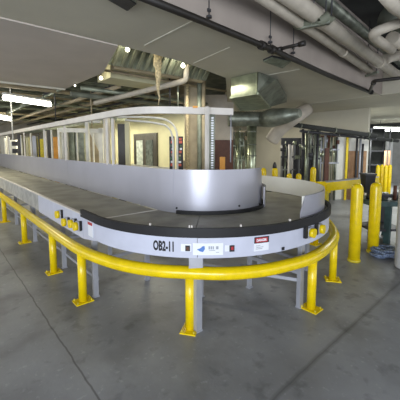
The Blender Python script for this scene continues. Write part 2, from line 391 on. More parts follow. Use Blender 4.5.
# blue emblem
a_ = [ang_at(x) for x in (197, 200.5, 202.5, 204.5, 205, 203, 200)]
zz_ = [.807, .818, .835, .838, .812, .785, .79]
mb = MB(); vs = []
for R in (1.5195, 1.5135):
    for a, z in zip(a_, zz_): vs.append((CV[0]+R*math.cos(math.radians(a)), CV[1]+R*math.sin(math.radians(a)), z))
mb.add(vs, [tuple(range(7)), tuple(range(13, 6, -1))]+[(i, (i+1) % 7, 7+(i+1) % 7, 7+i) for i in range(7)]); obj('emblem', mb, 'blue', lp)
for x0, x1, z0, z1 in ((208.5, 210, .808, .835), (210.5, 212, .808, .835), (212.6, 214, .808, .835), (216, 218.5, .808, .835), (209, 215, .796, .800), (216, 219, .778, .782)):
    plate('print', x0, x1, z0, z1, 'greyink', 1.5165, lp, .003)
plate('push_button_plate', 225, 231, .785, .84, 'sticker'); plate('push_button', 229.4, 234.3, .782, .838, 'ink', 1.517); plate('indicator', 230.6, 233, .80, .828, 'red', 1.5215, t=.008)
dp = plate('danger_sign', 253.8, 268.3, .765, .895, 'sticker', label='white danger sticker with a red and black header')
plate('header', 253.8, 268.3, .838, .895, 'ink', 1.5165, dp, .004); plate('red_field', 255, 267, .846, .888, 'red', 1.5195, dp, .004)
text('sign_lettering', 'DANGER', 256, 266, .867, .024, 'sticker', 1.5225, dp)
for x0, x1, z in ((255.5, 260, .812), (256, 263, .798), (255.5, 262, .784)): plate('print', x0, x1, z, z+.005, 'greyink', 1.5165, dp, .003)
plate('latch', 281.5, 284, .735, .765, 'ink', 1.517)
ws = obj('warning_sticker', MB().box(1.222, 1.229, 3.12, 3.24, .74, .90), 'sticker', conv); obj('red_header', MB().box(1.219, 1.223, 3.12, 3.24, .865, .895), 'red', ws)
for u_, z_, r_ in ((4.19, .815, 1), (3.93, .76, 1), (3.68, .79, 1), (3.52, .79, 1)):
    bx_ = obj('stop_switch', MB().box(1.20, 1.232, u_-.055, u_+.055, z_-.055, z_+.055), 'steel', conv, .006)
    obj('switch_button', MB().tube([(1.20, u_, z_), (1.16, u_, z_)], .05, 14), 'yellow', bx_)
    obj('switch_clip', MB().box(1.205, 1.232, u_-.085, u_-.058, z_-.04, z_+.07), 'black', bx_)
for px in (311, 320.5):
    q_ = ang_at(px, 1.54); a = math.radians(q_); g = grow(1.5, q_)-1.5; c, s_ = math.cos(a), math.sin(a)
    bx_ = obj('stop_switch', MB().obox((CV[0]+(1.525+g)*c, CV[1]+(1.525+g)*s_), (-s_, c), .10, .03, .79, .90), 'steel', conv, .006)
    obj('switch_button', MB().tube([(CV[0]+(1.535+g)*c, CV[1]+(1.535+g)*s_, .845), (CV[0]+(1.58+g)*c, CV[1]+(1.58+g)*s_, .845)], .047, 14), 'yellow', bx_)
    obj('switch_clip', MB().obox((CV[0]+(1.525+g)*math.cos(a-.05), CV[1]+(1.525+g)*math.sin(a-.05)), (-s_, c), .04, .03, .80, .92), 'black', bx_)
# small photo-eye clips standing on the rubber edge
for px in (150, 189.5, 191.8, 241, 290):
    a = math.radians(ang_at(px, 1.5)); c, s_ = math.cos(a), math.sin(a); g = grow(1.5, math.degrees(a))-1.5
    obj('sensor', MB().obox((CV[0]+(1.49+g)*c, CV[1]+(1.49+g)*s_), (c, s_), .018, .012, .94, 1.015), 'frame', conv)

# ------------------------------------------------------------------ overhead frame above the inner guard
bf = thing('overhead_gantry', 'long off-white flat beam on thin posts above the conveyor guard', 'frame', (2.02, 3.6, 1.445))
bp_ = [(1.93, 20), (1.93, 12), (1.93, 6), (1.93, 4.2), (1.95, 3.75), (2.07, 3.38), (2.35, 3.13), (2.7, 2.93), (3.02, 2.79)]
bpc = [(p.x, p.y) for p in catmull([(a, b_, 0) for a, b_ in bp_], 5)]
obj('beam', MB().strip(bpc, 2.118, 2.205, .07), 'frame', bf)
for y in (4.25, 4.45, 6.4, 7.9, 10.0, 12.5, 15):
    obj('post', MB().box(2.0, 2.03, y-.014, y+.014, 1.43, 2.12), 'frame', bf)
pA = far(207, 168, 3.85)
obj('post', MB().box(pA.x-.02, pA.x+.02, pA.y-.02, pA.y+.02, 0.9, 2.2), 'frame', bf)
pB = far(212, 168, 3.85); st = obj('slotted_strut', MB().box(pB.x-.03, pB.x+.03, pB.y-.02, pB.y+.02, 0.9, 2.105), 'galv_dark', bf)
mb = MB()
for i in range(22): mb.obox((pB.x-.02, pB.y-.024), (CX, -SX), .03, .006, 1.40+i*.031, 1.417+i*.031)
obj('slot_inserts', mb, 'sticker', st)  # white bars stand for bright background showing through the strut's slots
pC = far(230.5, 168, 4.0); obj('hanger', MB().tube([(pC.x, pC.y, 1.5), (pC.x, pC.y, 2.12)], .008, 8), 'steel', bf)
pD = far(184.5, 108, 4.0)
obj('orange_tab', MB().obox((bpc[33][0]-.04, bpc[33][1]-.045), (CX, -SX), .06, .012, 2.19, 2.215), 'orange', bf)

# curved conduits below the beam
for i, (pts, Y) in enumerate([([(118, 117), (150, 117), (165, 119), (173, 124), (177, 132), (178, 170)], 5.6), ([(125, 120), (150, 122), (166, 125), (171, 131), (173, 140), (174, 170)], 5.6)]):
    P3 = [far(x, y, Y) for x, y in pts]; P3[-1].z = .0 ; 
    o = obj('conduit', MB().tube(elbow(P3, .25), .018, 8), 'white')
    tag(o, ['thin white conduit bending down beside the poster, upper of two', 'thin white conduit bending down beside the poster, lower of two'][i], 'pipe', 'conduits by the double door')

# ------------------------------------------------------------------ background, left: partitions seen above the guard
def upright(name, px0, px1, ptop, Y, m, label, cat, depth=.08, zbot=0, group=None, parent=None):
    a = far(px0, 150, Y); b_ = far(px1, 150, Y); t = far((px0+px1)/2, ptop, Y).z
    c = (a+b_)/2
    o = obj(name, MB().obox((c.x, c.y), (CX, -SX), (b_-a).length, depth, zbot, t), m, parent)
    if parent is None: tag(o, label, cat, group)
    return o
# white portal frame
g0 = far(90, 150, 9.2)
t = thing('portal_frame', 'white square-topped portal frame behind the left part of the guard', 'frame', (g0.x, g0.y, 0))
for a, b_ in ((99.5, 103.5), (59, 61)): upright('post', a, b_, 128, 9.2, 'white', '', '', .12, parent=t)
a = far(59, 130, 9.2); b_ = far(103.5, 131, 9.2); obj('crossbar', MB().bar(a, b_, .12, .12), 'white', t)
upright('post', 86.5, 89.5, 118, 8.6, 'white', '', '', .1, parent=t)
a = far(87, 121, 8.6); b_ = far(101, 122, 8.6); obj('crossbar', MB().bar(a, b_, .1, .07), 'white', t)
UP = [('column', 107, 109.5, 116, 7.6, 'frame', 'pale grey square column left of the dark open doorway', 'column', .2),
      ('wall_panel', 89.5, 99.5, 132, 10.4, 'white', 'white panel inside the white portal frame', 'panel', .05),
      ('wall_panel', 78, 86.5, 130, 10.6, 'galv_dark', 'grey green locker panel left of the white portal opening', 'panel', .4),
      ('wall_panel', 69, 77, 130, 10.6, 'fin', 'dull green cabinet panel under the portal crossbar', 'panel', .4),
      ('wall_panel', 62, 68.5, 131, 10.3, 'white', 'narrow white panel beside the orange cabinet', 'panel', .1),
      ('cabinet', 55.5, 62, 137, 10.8, 'orange', 'orange and yellow cabinet left of the white panel', 'cabinet', .4),
      ('wall_panel', 47, 51.5, 130, 11, 'darkdoor', 'dark brown door panel beside the orange cabinet', 'panel', .1),
      ('cabinet', 40, 46, 139, 12, 'yellow_old', 'yellow cabinet between dark and grey panels', 'cabinet', .3),
      ('wall_panel', 34, 38.5, 136, 12, 'steel', 'blue grey panel between two thin posts far left', 'panel', .3),
      ('wall_panel', 25, 30, 137, 13, 'cream', 'cream lit panel far left behind the conveyor', 'panel', .2),
      ('column', 20, 24, 134, 12.5, 'darkdoor', 'dark column far left behind the conveyor', 'column', .3),
      ('appliance', 11.5, 18.5, 140, 14, 'white', 'white appliance with black openings far left', 'appliance', .4),
      ('wall_panel', 2, 8, 136, 15, 'roll', 'grey panel at the far left end of the hall', 'panel', .2),
      ('doorway_panel', 118.5, 125.5, 124, 7.9, 'darkdoor', 'tall dark open doorway between cream walls', 'doorway', .08),
      ('column', 126, 130, 122, 7.6, 'cream', 'narrow cream column right of the dark doorway', 'column', .15)]
for nm, a, b_, tp, Y, m_, lb, ct, dp_ in UP:
    if nm == 'appliance':
        c = far(15, 150, Y); r = thing(nm, lb, ct, (c.x, c.y, 0)); upright('body', a, b_, tp, Y, m_, '', '', dp_, parent=r)
        for z0, z1 in ((1.42, 1.62), (1.75, 1.95)):
            q = far(15, 150, Y-.22); obj('opening', MB().obox((q.x, q.y), (CX, -SX), .24, .03, z0, z1), 'ink', r)
    else: upright(nm, a, b_, tp, Y, m_, lb, ct, dp_)
EX = [(5, 6, 138, 13, 'white'), (9, 10, 137, 13, 'steel'), (21.5, 22.5, 135, 11, 'white'), (31, 32.2, 133, 10.5, 'white'), (38.8, 39.8, 133, 10.5, 'darkdoor'), (46, 47.2, 131, 10, 'frame'),
      (51.6, 53, 130, 10, 'white'), (64.5, 66, 133, 9.9, 'darkdoor'), (77, 78, 131, 9.9, 'white'), (93, 94.2, 134, 9.8, 'white'), (104.3, 105.3, 118, 8.2, 'frame'), (114, 115.2, 119, 8.4, 'beige')]
for i, (a, b_, tp, Y, m_) in enumerate(EX):
    wd = ['first', 'second', 'third', 'fourth', 'fifth', 'sixth', 'seventh', 'eighth', 'ninth', 'tenth', 'eleventh', 'twelfth'][i]
    upright('upright_post', a, b_, tp, Y, m_, '%s slim upright post behind the guard, %s of twelve from the left' % ({'white': 'white', 'steel': 'grey', 'darkdoor': 'dark', 'frame': 'off-white', 'beige': 'beige'}[m_], wd), 'post', .06, 0, 'slim posts behind the guard')
# cable ladders in the ceiling opening
for i, (x0, x1, y0, y1, z, m_) in enumerate(((2.5, 3.3, 6.3, 9.5, 3.12, 'dark'), (3.5, 4.2, 6.8, 11.0, 3.22, 'galv_dark'), (-1.5, -.4, 8.3, 12.5, 3.1, 'dark'))):
    t = thing('cable_ladder', ['dark cable ladder hanging above the portal frame', 'dull metal cable ladder right of the dark one above the hall', 'dark cable ladder at the far left near the lamps'][i], 'cable ladder', ((x0+x1)/2, (y0+y1)/2, z), 'cable ladders')
    for x in (x0, x1): obj('side_rail', MB().box(x-.02, x+.02, y0, y1, z, z+.1), m_, t)
    k = 0
    while y0+.1+k*.22 < y1: obj('rung', MB().box(x0, x1, y0+.1+k*.22, y0+.14+k*.22, z+.02, z+.06), ['galv_dark', 'fin'][k % 2], t); k += 1
    for x in (x0, x1):
        for y in (y0+.3, y1-.3): obj('hanger', MB().tube([(x, y, z+.1), (x, y, 4.0)], .01, 6), 'dark', t)
# tan board put in for the diagonal shadow across the white portal panel
q = far(88.5, 150, 10.2)
A = far(90, 134, 10.3); B = far(99, 152, 10.3); Cc = far(99, 166, 10.3); D = far(90, 166, 10.3)
n_ = Vector((SX, CX, 0))*.02
tag(obj('sloping_board', MB().hexa([A-n_, B-n_, Cc-n_, D-n_, A+n_, B+n_, Cc+n_, D+n_]), 'tan'), 'tan board with a sloping top edge leaning in the portal', 'board')
# poster strips
for px, lb in ((172, 'colourful vertical notice strip left of the conduits'), (180.5, 'colourful vertical notice strip right of the conduits')):
    c = far(px, 150, 6.4); r = thing('notice_board', lb, 'poster', (c.x, c.y, 0), 'notice strips')
    w_ = .11
    obj('backing', MB().obox((c.x, c.y), (CX, -SX), w_, .03, 0, 1.92), 'ink', r)
    random.seed(int(px))
    for i in range(9):
        z = 1.3+i*.068; q = Vector((c.x, c.y, 0)) - Vector((SX, CX, 0))*.02 + Vector((CX, -SX, 0))*random.uniform(-.02, .02)
        obj('notice', MB().obox((q.x, q.y), (CX, -SX), random.uniform(.04, .07), .008, z, z+random.uniform(.03, .06)), ['redprint', 'sticker', 'green', 'tan', 'redprint', 'sticker', 'green', 'redprint', 'redprint'][i], r)

# tan column with risers
c = far(192, 150, 7.2); t = thing('column', 'tan boxed column with pipes rising behind the curved guard', 'column', (c.x, c.y, 0))
obj('shaft', MB().obox((c.x, c.y), (CX, -SX), .33, .3, 0, 4.3), 'tan', t)
obj('base_box', MB().obox((c.x+.02, c.y), (CX, -SX), .46, .4, 0, 1.38), 'tan', t)
for px, m_, r_ in ((187.5, 'insul', .035), (199.5, 'fin', .05), (203.5, 'tan', .045)):
    q = far(px, 150, 6.85); tag(obj('riser_pipe', MB().tube([(q.x, q.y, 0), (q.x, q.y, 4.3)], r_, 12), m_), {187.5: 'thin yellowish riser pipe on the front of the tan column', 199.5: 'grey green riser pipe at the edge of the tan column', 203.5: 'tan riser pipe just right of the tan column'}[px], 'pipe', 'riser pipes by the tan column')
upright('board', 208, 233, 140, 8.2, 'brown', 'dark red brown board standing behind the curved guard', 'board', .1)
upright('wall_panel', 203, 233, 95, 9.0, 'beige', 'beige wall section behind the red brown board', 'wall section', .1)
upright('lunch_box', 220, 225, 157, 5.2, 'orange', 'small yellow orange box on a stand behind the guard', 'box', .1, 0)
upright('marker_box', 111.5, 114.5, 160, 6.2, 'yellow_old', 'small yellow marker box by the pale grey column', 'box', .1, 0)

# ------------------------------------------------------------------ ducts
def facepts(l, z): return [at(x, y, z) for x, y in l]
lo = [at(231, 98, 2.62), at(257, 94, 2.62), at(270, 108, 2.62), at(241, 111, 2.62)]
c = sum(lo, Vector())/4
t = thing('air_duct', 'big galvanised sheet metal duct box hanging beyond the beam end', 'duct', (c.x, c.y, 2.62))
hi = [(a-c)*1.0+c for a in lo]
obj('duct_body', MB().hexa([(p.x, p.y, 2.62) for p in lo]+[(p.x, p.y, 2.99) for p in hi]), 'galv', t)
for k in range(4):
    A, B = lo[k], lo[(k+1) % 4]; obj('flange', MB().bar((A.x, A.y, 2.63), (B.x, B.y, 2.63), .05, .04), 'galv', t)
A, B = lo[1], lo[2]
obj('duct_transition', MB().hexa([A+Vector((.02, 0, .05)), A+Vector((.45, -.1, .3)), B+Vector((.7, 0, .2)), B+Vector((.02, 0, .03)), A+Vector((.02, 0, .38)), A+Vector((.4, 0, .36)), B+Vector((.7, 0, .36)), B+Vector((.02, 0, .36))]), 'galv_dark', t)
A = far(228, 119, 8.2); B = far(262, 119, 8.2)
t = thing('round_duct', 'horizontal round ribbed duct with hexagonal flange under the big duct', 'duct', tuple((A+B)/2))
obj('duct_body', MB().tube([A+(B-A)*i/24 for i in range(25)], [.19+.012*(i % 2) for i in range(25)], 20), 'galv_dark', t)
obj('flange', MB().tube([B, B+(B-A).normalized()*.06], .24, 6), 'galv', t)
E1 = [far(264, 119, 8.2), far(274, 119, 8.1), far(284, 124, 7.9)]
obj('reducer', MB().tube([far(264, 119, 8.1), far(272, 118, 7.9), far(285, 116, 7.7), far(300, 113, 7.4)], [.21, .24, .2, .1], 16), 'galv_dark', t)
tag(obj('duct_elbow', MB().tube(catmull([at(306, 110, 2.8), far(296, 116, 8.6), far(287, 123, 8.8), far(279, 130, 9.0), far(272, 140, 9.2)], 5), [.2]*21, 18), 'beige'), 'beige wrapped duct curving down from the ceiling right of the sheet metal duct', 'duct')
q = far(251.5, 150, 8.4)
t = thing('vertical_duct', 'shiny vertical round duct dropping behind the curved guard', 'duct', (q.x, q.y, 0))
obj('duct_body', MB().tube([(q.x, q.y, 0), (q.x, q.y, 2.3)], .13, 18), 'galv', t)
for z in (1.45, 1.75, 2.1): obj('clamp_band', MB().tube([(q.x, q.y, z), (q.x, q.y, z+.03)], .138, 18), 'galv_dark', t)

# clutter of vertical pipes, racks behind the outer guard
def rack(label, px0, px1, ptop, Y, n_, mats, seed, r=(.015, .045), bars=3, zmin=0):
    random.seed(seed); c = far((px0+px1)/2, 150, Y); ztop = far((px0+px1)/2, ptop, Y).z
    t = thing('pipe_rack', label, 'pipe rack', (c.x, c.y, 0), 'pipe racks along the rear wall')
    for i in range(n_):
        p = far(px0+(px1-px0)*(i+.5)/n_+random.uniform(-.6, .6), 150, Y+random.uniform(-.15, .15)); zt = ztop-random.uniform(0, .15)
        z0 = 0 if i % 2 == 0 else random.uniform(.3, 1.5)
        obj('pipe', MB().tube([(p.x, p.y, z0), (p.x, p.y, zt)], random.uniform(*r), 8), random.choice(mats), t)
        if i % 2:
            z = random.uniform(1.3, 2.0)
            obj('valve', MB().tube([(p.x, p.y, z), (p.x, p.y, z+.12)], random.uniform(.05, .09), 10), random.choice(mats), t)
    a = far(px0, 150, Y); b_ = far(px1, 150, Y)
    for k in range(bars):
        z = ztop-.1-k*.42; obj('crossbar', MB().bar((a.x, a.y, z), (b_.x, b_.y, z), .05, .05), random.choice(mats), t)
    return t
rack('cluster of grey pipes and fittings just right of the red brown board', 233, 250, 128, 9.0, 9, ['galv_dark', 'tan', 'fin', 'galv'], 3)
rack('cluster of dark and white valves right of the beige duct', 281, 302, 141, 10.0, 12, ['dark', 'frame', 'galv', 'dark', 'roll'], 5)
rack('dense dark rack of pipes below the ceiling edge', 302, 320, 128, 9.4, 12, ['dark', 'galv_dark', 'galv', 'dark'], 8)
rack('tall shiny pipes left of the white door', 320, 339, 133, 9.6, 10, ['galv', 'steel', 'galv_dark', 'brown'], 11)
upright('dark_panel', 281, 322, 138, 10.6, 'dark', 'dark backing panel behind the pipe racks', 'panel', .06)
upright('board', 325, 329, 148, 9.3, 'brown', 'narrow red brown board among the shiny pipes', 'board', .06)
upright('white_door', 335.5, 345, 135, 9.8, 'white', 'tall plain white door panel beside the yellow strip', 'door', .06)
upright('marker_strip', 346, 348, 137, 9.7, 'yellow', 'thin vertical yellow strip beside the white door', 'strip', .05)
upright('pegboard', 349, 368, 138, 9.9, 'white', 'white upper wall board above the plywood sheet', 'board', .05)
upright('plywood_sheet', 349, 366.5, 151, 9.8, 'plywood', 'orange brown plywood sheet leaning right of the yellow strip', 'board', .05)
for i, px in enumerate((357, 360.5, 363)):
    q = far(px, 150, 9.55); tag(obj('standing_pole', MB().tube([(q.x, q.y, 0), (q.x+.05, q.y+.03, [2.1, 1.95, 1.8][i])], .035, 8), ['dark', 'steel', 'dark'][i]), ['dark pole leaning on the plywood, leftmost of three', 'grey pole leaning on the plywood, middle of three', 'dark pole leaning on the plywood, rightmost of three'][i], 'pole', 'poles leaning on the plywood')
for i, (a, b_, r_) in enumerate((((292, 124.5), (376, 136), .07), ((300, 131), (376, 139), .04), ((330, 134), (398, 141), .05))):
    A = far(*a, 8.9+.2*i); B = far(*b_, 9.3+.2*i)
    t = thing('overhead_pipe', ['thick dark pipe run along the far ceiling edge above the white door', 'thin dark pipe just below the thick one above the white door', 'dark pipe run reaching right towards the dark shelves'][i], 'pipe', tuple((A+B)/2), 'dark pipes above the white door')
    obj('pipe', MB().tube([A, B], r_, 10), ['deckdark', 'dark', 'deckdark'][i], t)
    for k in (.1, .5, .9): q = A+(B-A)*k; obj('clamp', MB().tube([q-(B-A)*.005, q+(B-A)*.005], r_*1.3, 10), 'galv_dark', t)
# dark shelving further right
c = far(377, 150, 13.2); t = thing('storage_shelf', 'dark metal storage shelves behind the cluster of yellow bollards', 'shelf', (c.x, c.y, 0))
for z in (.1, .9, 1.5, 2.0, 2.45): obj('shelf_board', MB().obox((c.x, c.y), (CX, -SX), .85, .5, z, z+.05), 'dark', t)
for s_ in (-1, 1):
    for e_ in (-1, 1):
        q = Vector((c.x, c.y, 0))+Vector((CX, -SX, 0))*.4*s_+Vector((SX, CX, 0))*.22*e_
        obj('upright', MB().tube([(q.x, q.y, 0), (q.x, q.y, 2.5)], .03, 8), 'dark', t)
obj('back_panel', MB().obox((c.x+SX*.26, c.y+CX*.26), (CX, -SX), .85, .02, 0, 2.5), 'deckdark', t)
upright('pale_panel', 386, 392, 141, 14.2, 'column', 'pale upright panel at the left edge of the grey roller door', 'panel', .1, 0)
upright('roller_door', 386, 425, 139, 14.5, 'roll', 'wide grey roller door at the far right of the hall', 'door', .1)
for i, px in enumerate((386, 389.5)):
    q = far(px, 150, 12.2); tag(obj('wooden_post', MB().tube([(q.x, q.y, 0), (q.x, q.y, 1.55)], .05, 8), 'plywood'), ['tan wooden post right of the bollard cluster', 'tan wooden post nearer the roller door'][i], 'post')

# ------------------------------------------------------------------ bollards
def bollard_mb(x, y, r, h):
    return MB().lathe((x, y), [(r, 0)]+[(r, h*.5), (r, h-r)]+[(r*math.cos(a), h-r+r*math.sin(a)) for a in (.25, .5, .75, 1.0, 1.25, 1.48)], 24)
def bollard(x, y, r, h, label, group=None):
    t = thing('bollard', label, 'bollard', (x, y, 0), group)
    obj('post', bollard_mb(x, y, r, h), 'yellow', t)
    obj('base_collar', MB().lathe((x, y), [(r+.008, 0), (r+.008, .03), (r, .035)], 24), 'yellow_old', t); return t
b1 = bollard(4.64, 1.79, .083, 1.17, 'tall round-topped yellow bollard, the left and nearer of the two by the black bin', 'bollards at the conveyor end')
dup(b1, (5.27, 1.75, 0), 'tall round-topped yellow bollard, the right and farther of the two by the black bin', 'bollards at the conveyor end').scale = (1, 1, .975)
for i, px in enumerate((379, 383, 387, 391)):
    q = far(px, 150, 9.0+.25*(i % 2)); q.z = 0
    dup(b1, q, ['leftmost of four yellow bollards in the far right cluster', 'second from left of four yellow bollards in the far right cluster', 'third from left of four yellow bollards in the far right cluster', 'rightmost of four yellow bollards in the far right cluster'][i], 'far right bollard cluster').scale = (.66, .66, 1.0)
for i, (px, Y) in enumerate(((264, 7.4), (275.5, 7.4), (290, 8.0), (299.5, 8.0), (314, 7.6))):
    q = far(px, 150, Y); q.z = 0
    dup(b1, q, 'yellow bollard top showing above the outer guard, %s' % ['leftmost of five', 'second from left of five', 'middle of five', 'fourth from left of five', 'rightmost of five, nearest the yellow beam'][i], 'bollards behind the outer guard').scale = (.85, .85, (1.02, 1.03, .86, .86, 1.03)[i])
q = far(275, 150, 7.4); tag(obj('warning_light', MB().lathe((q.x, q.y), [(.05, 1.19), (.045, 1.27), (.02, 1.33)], 12), 'dark'), 'dark warning light standing on the second bollard behind the guard', 'light')  # plain dark piece on top of the bollard, not a lamp
# yellow barrier beam
A = far(324, 186.5, 5.9); B = far(376, 181, 6.35)
t = thing('barrier_beam', 'yellow horizontal barrier beam right of the conveyor end', 'barrier', (A.x, A.y, 0))
obj('beam', MB().bar(A, B, .14, .17), 'yellow', t)
obj('top_plate', MB().bar(A+Vector((0, 0, .092)), B+Vector((0, 0, .092)), .14, .012), 'steel', t)
d_ = (B-A).normalized()
obj('end_plate', MB().bar(A-d_*.02+Vector((0, 0, -.12)), A-d_*.02+Vector((0, 0, .10)), .28, .05), 'yellow', t)
for k, s_ in enumerate((.03, .98)):
    p = A+(B-A)*s_; obj('post', MB().box(p.x-.05, p.x+.05, p.y-.05, p.y+.05, 0, p.z-.05), 'yellow_old', t)
# black bin
c = far(366, 176, 5.35)
t = thing('waste_bin', 'small black open bin held up between the two tall yellow bollards', 'bin', (c.x, c.y, 1.18))
def frust(c, w0, w1, d0, d1, z0, z1):
    def r(w_, d_, z): return [Vector((c.x, c.y, z))+Vector((CX, -SX, 0))*sx*w_/2+Vector((SX, CX, 0))*sy*d_/2 for sx, sy in ((-1, -1), (1, -1), (1, 1), (-1, 1))]
    return MB().hexa(r(w0, d0, z0)+r(w1, d1, z1))
c2 = far(368, 174, 5.2)
ROOT[t.name] = Vector((c2.x, c2.y, .92)); t.location = (c2.x, c2.y, .92)
obj('bin_body', frust(c2, .13, .18, .14, .2, .92, 1.24), 'black', t, .01)
obj('rim', frust(c2, .195, .195, .21, .21, 1.225, 1.25), 'dark', t)
obj('bracket', MB().obox((c2.x, c2.y), (CX, -SX), .20, .03, 1.0, 1.04), 'dark', t)

# ------------------------------------------------------------------ right: column and machine
q = at(404.5, 268, 0)
struct_c = MB().tube([(q.x, q.y, 0), (q.x, q.y, 1.23)], .125, 28)
o = tag(obj('bollard', struct_c, 'column', None, .03), 'wide pale grey round bollard at the right edge of the view', 'bollard')
c = at(390, 245, 0)
t = thing('floor_machine', 'blue green machine stand with pipes on top between bollards and grey bollard', 'machine', (c.x, c.y, 0))
R_ = Vector((CX, -SX, 0)); F_ = Vector((SX, CX, 0))
def loc(dx, dy): return Vector((c.x, c.y, 0))+R_*dx+F_*dy
for dx in (-.25, 0, .27):
    for dy in (.1, .6):
        p = loc(dx, dy); obj('leg', MB().box(p.x-.045, p.x+.045, p.y-.045, p.y+.045, 0, .70), 'teal', t)
p = loc(0, .35); obj('table_top', MB().obox((p.x, p.y), (CX, -SX), .70, .72, .68, .76), 'teal', t)
obj('lower_shelf', MB().obox((p.x, p.y), (CX, -SX), .6, .55, .22, .26), 'dark', t)
obj('side_panel', MB().obox((loc(.2, .6).x, loc(.2, .6).y), (CX, -SX), .2, .05, .1, .7), 'dark', t)
for k, (dx, dy, h_, r_) in enumerate([(-.25, .3, .14, .04), (-.1, .4, .30, .03), (.03, .3, .12, .07), (.16, .2, .26, .03), (.27, .35, .12, .05)]):
    p = loc(dx, dy); obj('fitting', MB().tube([(p.x, p.y, .755), (p.x, p.y, .76+h_)], r_, 12), ['dark', 'brown', 'galv_dark', 'brown', 'dark'][k], t)
A = loc(-.3, .2); B = loc(.3, .25); obj('pipe', MB().tube([A+Vector((0, 0, .83)), B+Vector((0, 0, .83))], .035, 12), 'dark', t)
# coiled hose heap on the floor
hp = at(383, 256, 0); random.seed(4)
pts = []
for i in range(110):
    a = i*.52; r_ = .06+.11*abs(math.sin(i*.37)); pts.append((hp.x+.02*math.sin(i)+r_*math.cos(a)*1.1, hp.y+r_*math.sin(a), .022+.0009*i+.01*math.sin(i*1.7)))
pts = catmull(pts, 3)
tag(obj('coiled_hose', MB().tube(pts, .018, 8), 'hose'), 'tangled blue and white hose heaped on the floor by the machine', 'hose')

# ------------------------------------------------------------------ ceiling pipes, front
def longpipe(name, a, b_, z, r, m, label, cat='pipe', group=None, ext0=0, ext1=0, par=None):
    A = at(*a, z); B = at(*b_, z); d_ = (B-A).normalized(); A -= d_*ext0; B += d_*ext1
    return A, B, d_
def run(name, a, b_, z, r, m, label, bands=0, ext0=0, ext1=0, group=None):
    A, B, d_ = longpipe(name, a, b_, z, r, m, label, ext0=ext0, ext1=ext1)
    t = thing(name, label, 'pipe', tuple((A+B)/2), group)
    obj('pipe', MB().tube([A, B], r, 18), m, t)
    for k in range(bands):
        p = A+(B-A)*(k+.5)/bands; obj('coupling', MB().tube([p-d_*.05, p+d_*.05], r*1.12, 18), m, t)
    return t
G1 = 'pale overhead pipes along the soffit'
run('overhead_pipe', (295, 1), (390, 70), 3.35, .095, 'pipewhite', 'thickest pale overhead pipe running down right past the fuzzy grey hanger', 3, 3.5, .6, G1)
run('overhead_pipe', (318, 35), (366, 68), 3.3, .070, 'pipewhite', 'slimmer pale overhead pipe just left of and below the thickest one', 2, 4.0, .3, G1)
run('overhead_pipe', (330, 5), (385, 50), 3.75, .08, 'galv_dark', 'dull grey overhead pipe above and right of the thickest pale one', 2, 3, 4, G1)
# white pipe loop at upper right
P3 = [far(420, 18, 4.3), far(398, 23, 4.3), far(372, 33, 4.35), far(376, 39, 4.6), far(392, 50, 5.1)]
tag(obj('overhead_pipe', MB().tube(elbow(P3, .14), .068, 16), 'pipewhite'), 'pale pipe with a sharp bend at the upper right edge', 'pipe', G1)
tag(obj('overhead_pipe', MB().tube([far(384, -6, 3.6), far(394, 6, 3.8), far(418, 22, 4.2)], .075, 16), 'pipewhite'), 'pale pipe crossing the top right corner', 'pipe', G1)
tag(obj('overhead_pipe', MB().tube([far(392, 38, 5.0), far(406, 46, 5.4), far(420, 52, 5.8)], .10, 16), 'pipewhite'), 'pale pipe stub below the sharp bend at the right edge', 'pipe', G1)
tag(obj('overhead_pipe', MB().tube(elbow([far(384, 60, 6.2), far(394, 56, 6.4), far(420, 54, 6.6)], .1), .10, 16), 'pipewhite'), 'pale pipe stub just above the black pipe at right', 'pipe', G1)
tag(obj('overhead_duct', MB().tube([far(386, 16, 5.6), far(415, 24, 5.2)], .2, 18), 'galv_dark'), 'grey green round duct in the dark upper right recess', 'duct')
# dark cross beams up there
for i, y in enumerate((.2, 1.1)):
    tag(obj('ceiling_beam', MB().box(-6, 14, y, y+.16, 4.0, 4.3), 'deckdark'), ['dark steel beam under the roof, nearer the viewer', 'dark steel beam under the roof, nearer the soffit'][i], 'beam', 'roof beams')
# black sprinkler pipes
def near(pts, r, m, label, z, cat='pipe', name='sprinkler_pipe', fittings=(), g='black sprinkler pipes'):
    P = [at(x, y, z) for x, y in pts]
    t = thing(name, label, cat, tuple(sum(P, Vector())/len(P)), g)
    obj('pipe', MB().tube(elbow(P, .06), r, 12), m, t)
    for x, y in fittings:
        q = at(x, y, z); d_ = (P[1]-P[0]).normalized(); obj('fitting', MB().tube([q-d_*.04, q+d_*.04], r*1.5, 12), m, t)
    return t
near([(120, -12), (200, 20), (272, 49.5), (330, 76), (372, 93)], .036, 'blackpipe', 'long black sprinkler pipe along the lower soffit edge', 2.95, fittings=((272, 49.5), (262, 45.5), (371, 92)))
near([(276, 50), (288, 47), (303, 43.5)], .022, 'blackpipe', 'thin black branch pipe rising right from the long sprinkler pipe', 2.98, fittings=((279, 49.5), (302, 43.8)))
near([(370, 91), (374, 81), (400, 78), (425, 76)], .032, 'blackpipe', 'black pipe elbow running off the right edge below the pale pipes', 2.95, fittings=((373.5, 83),))
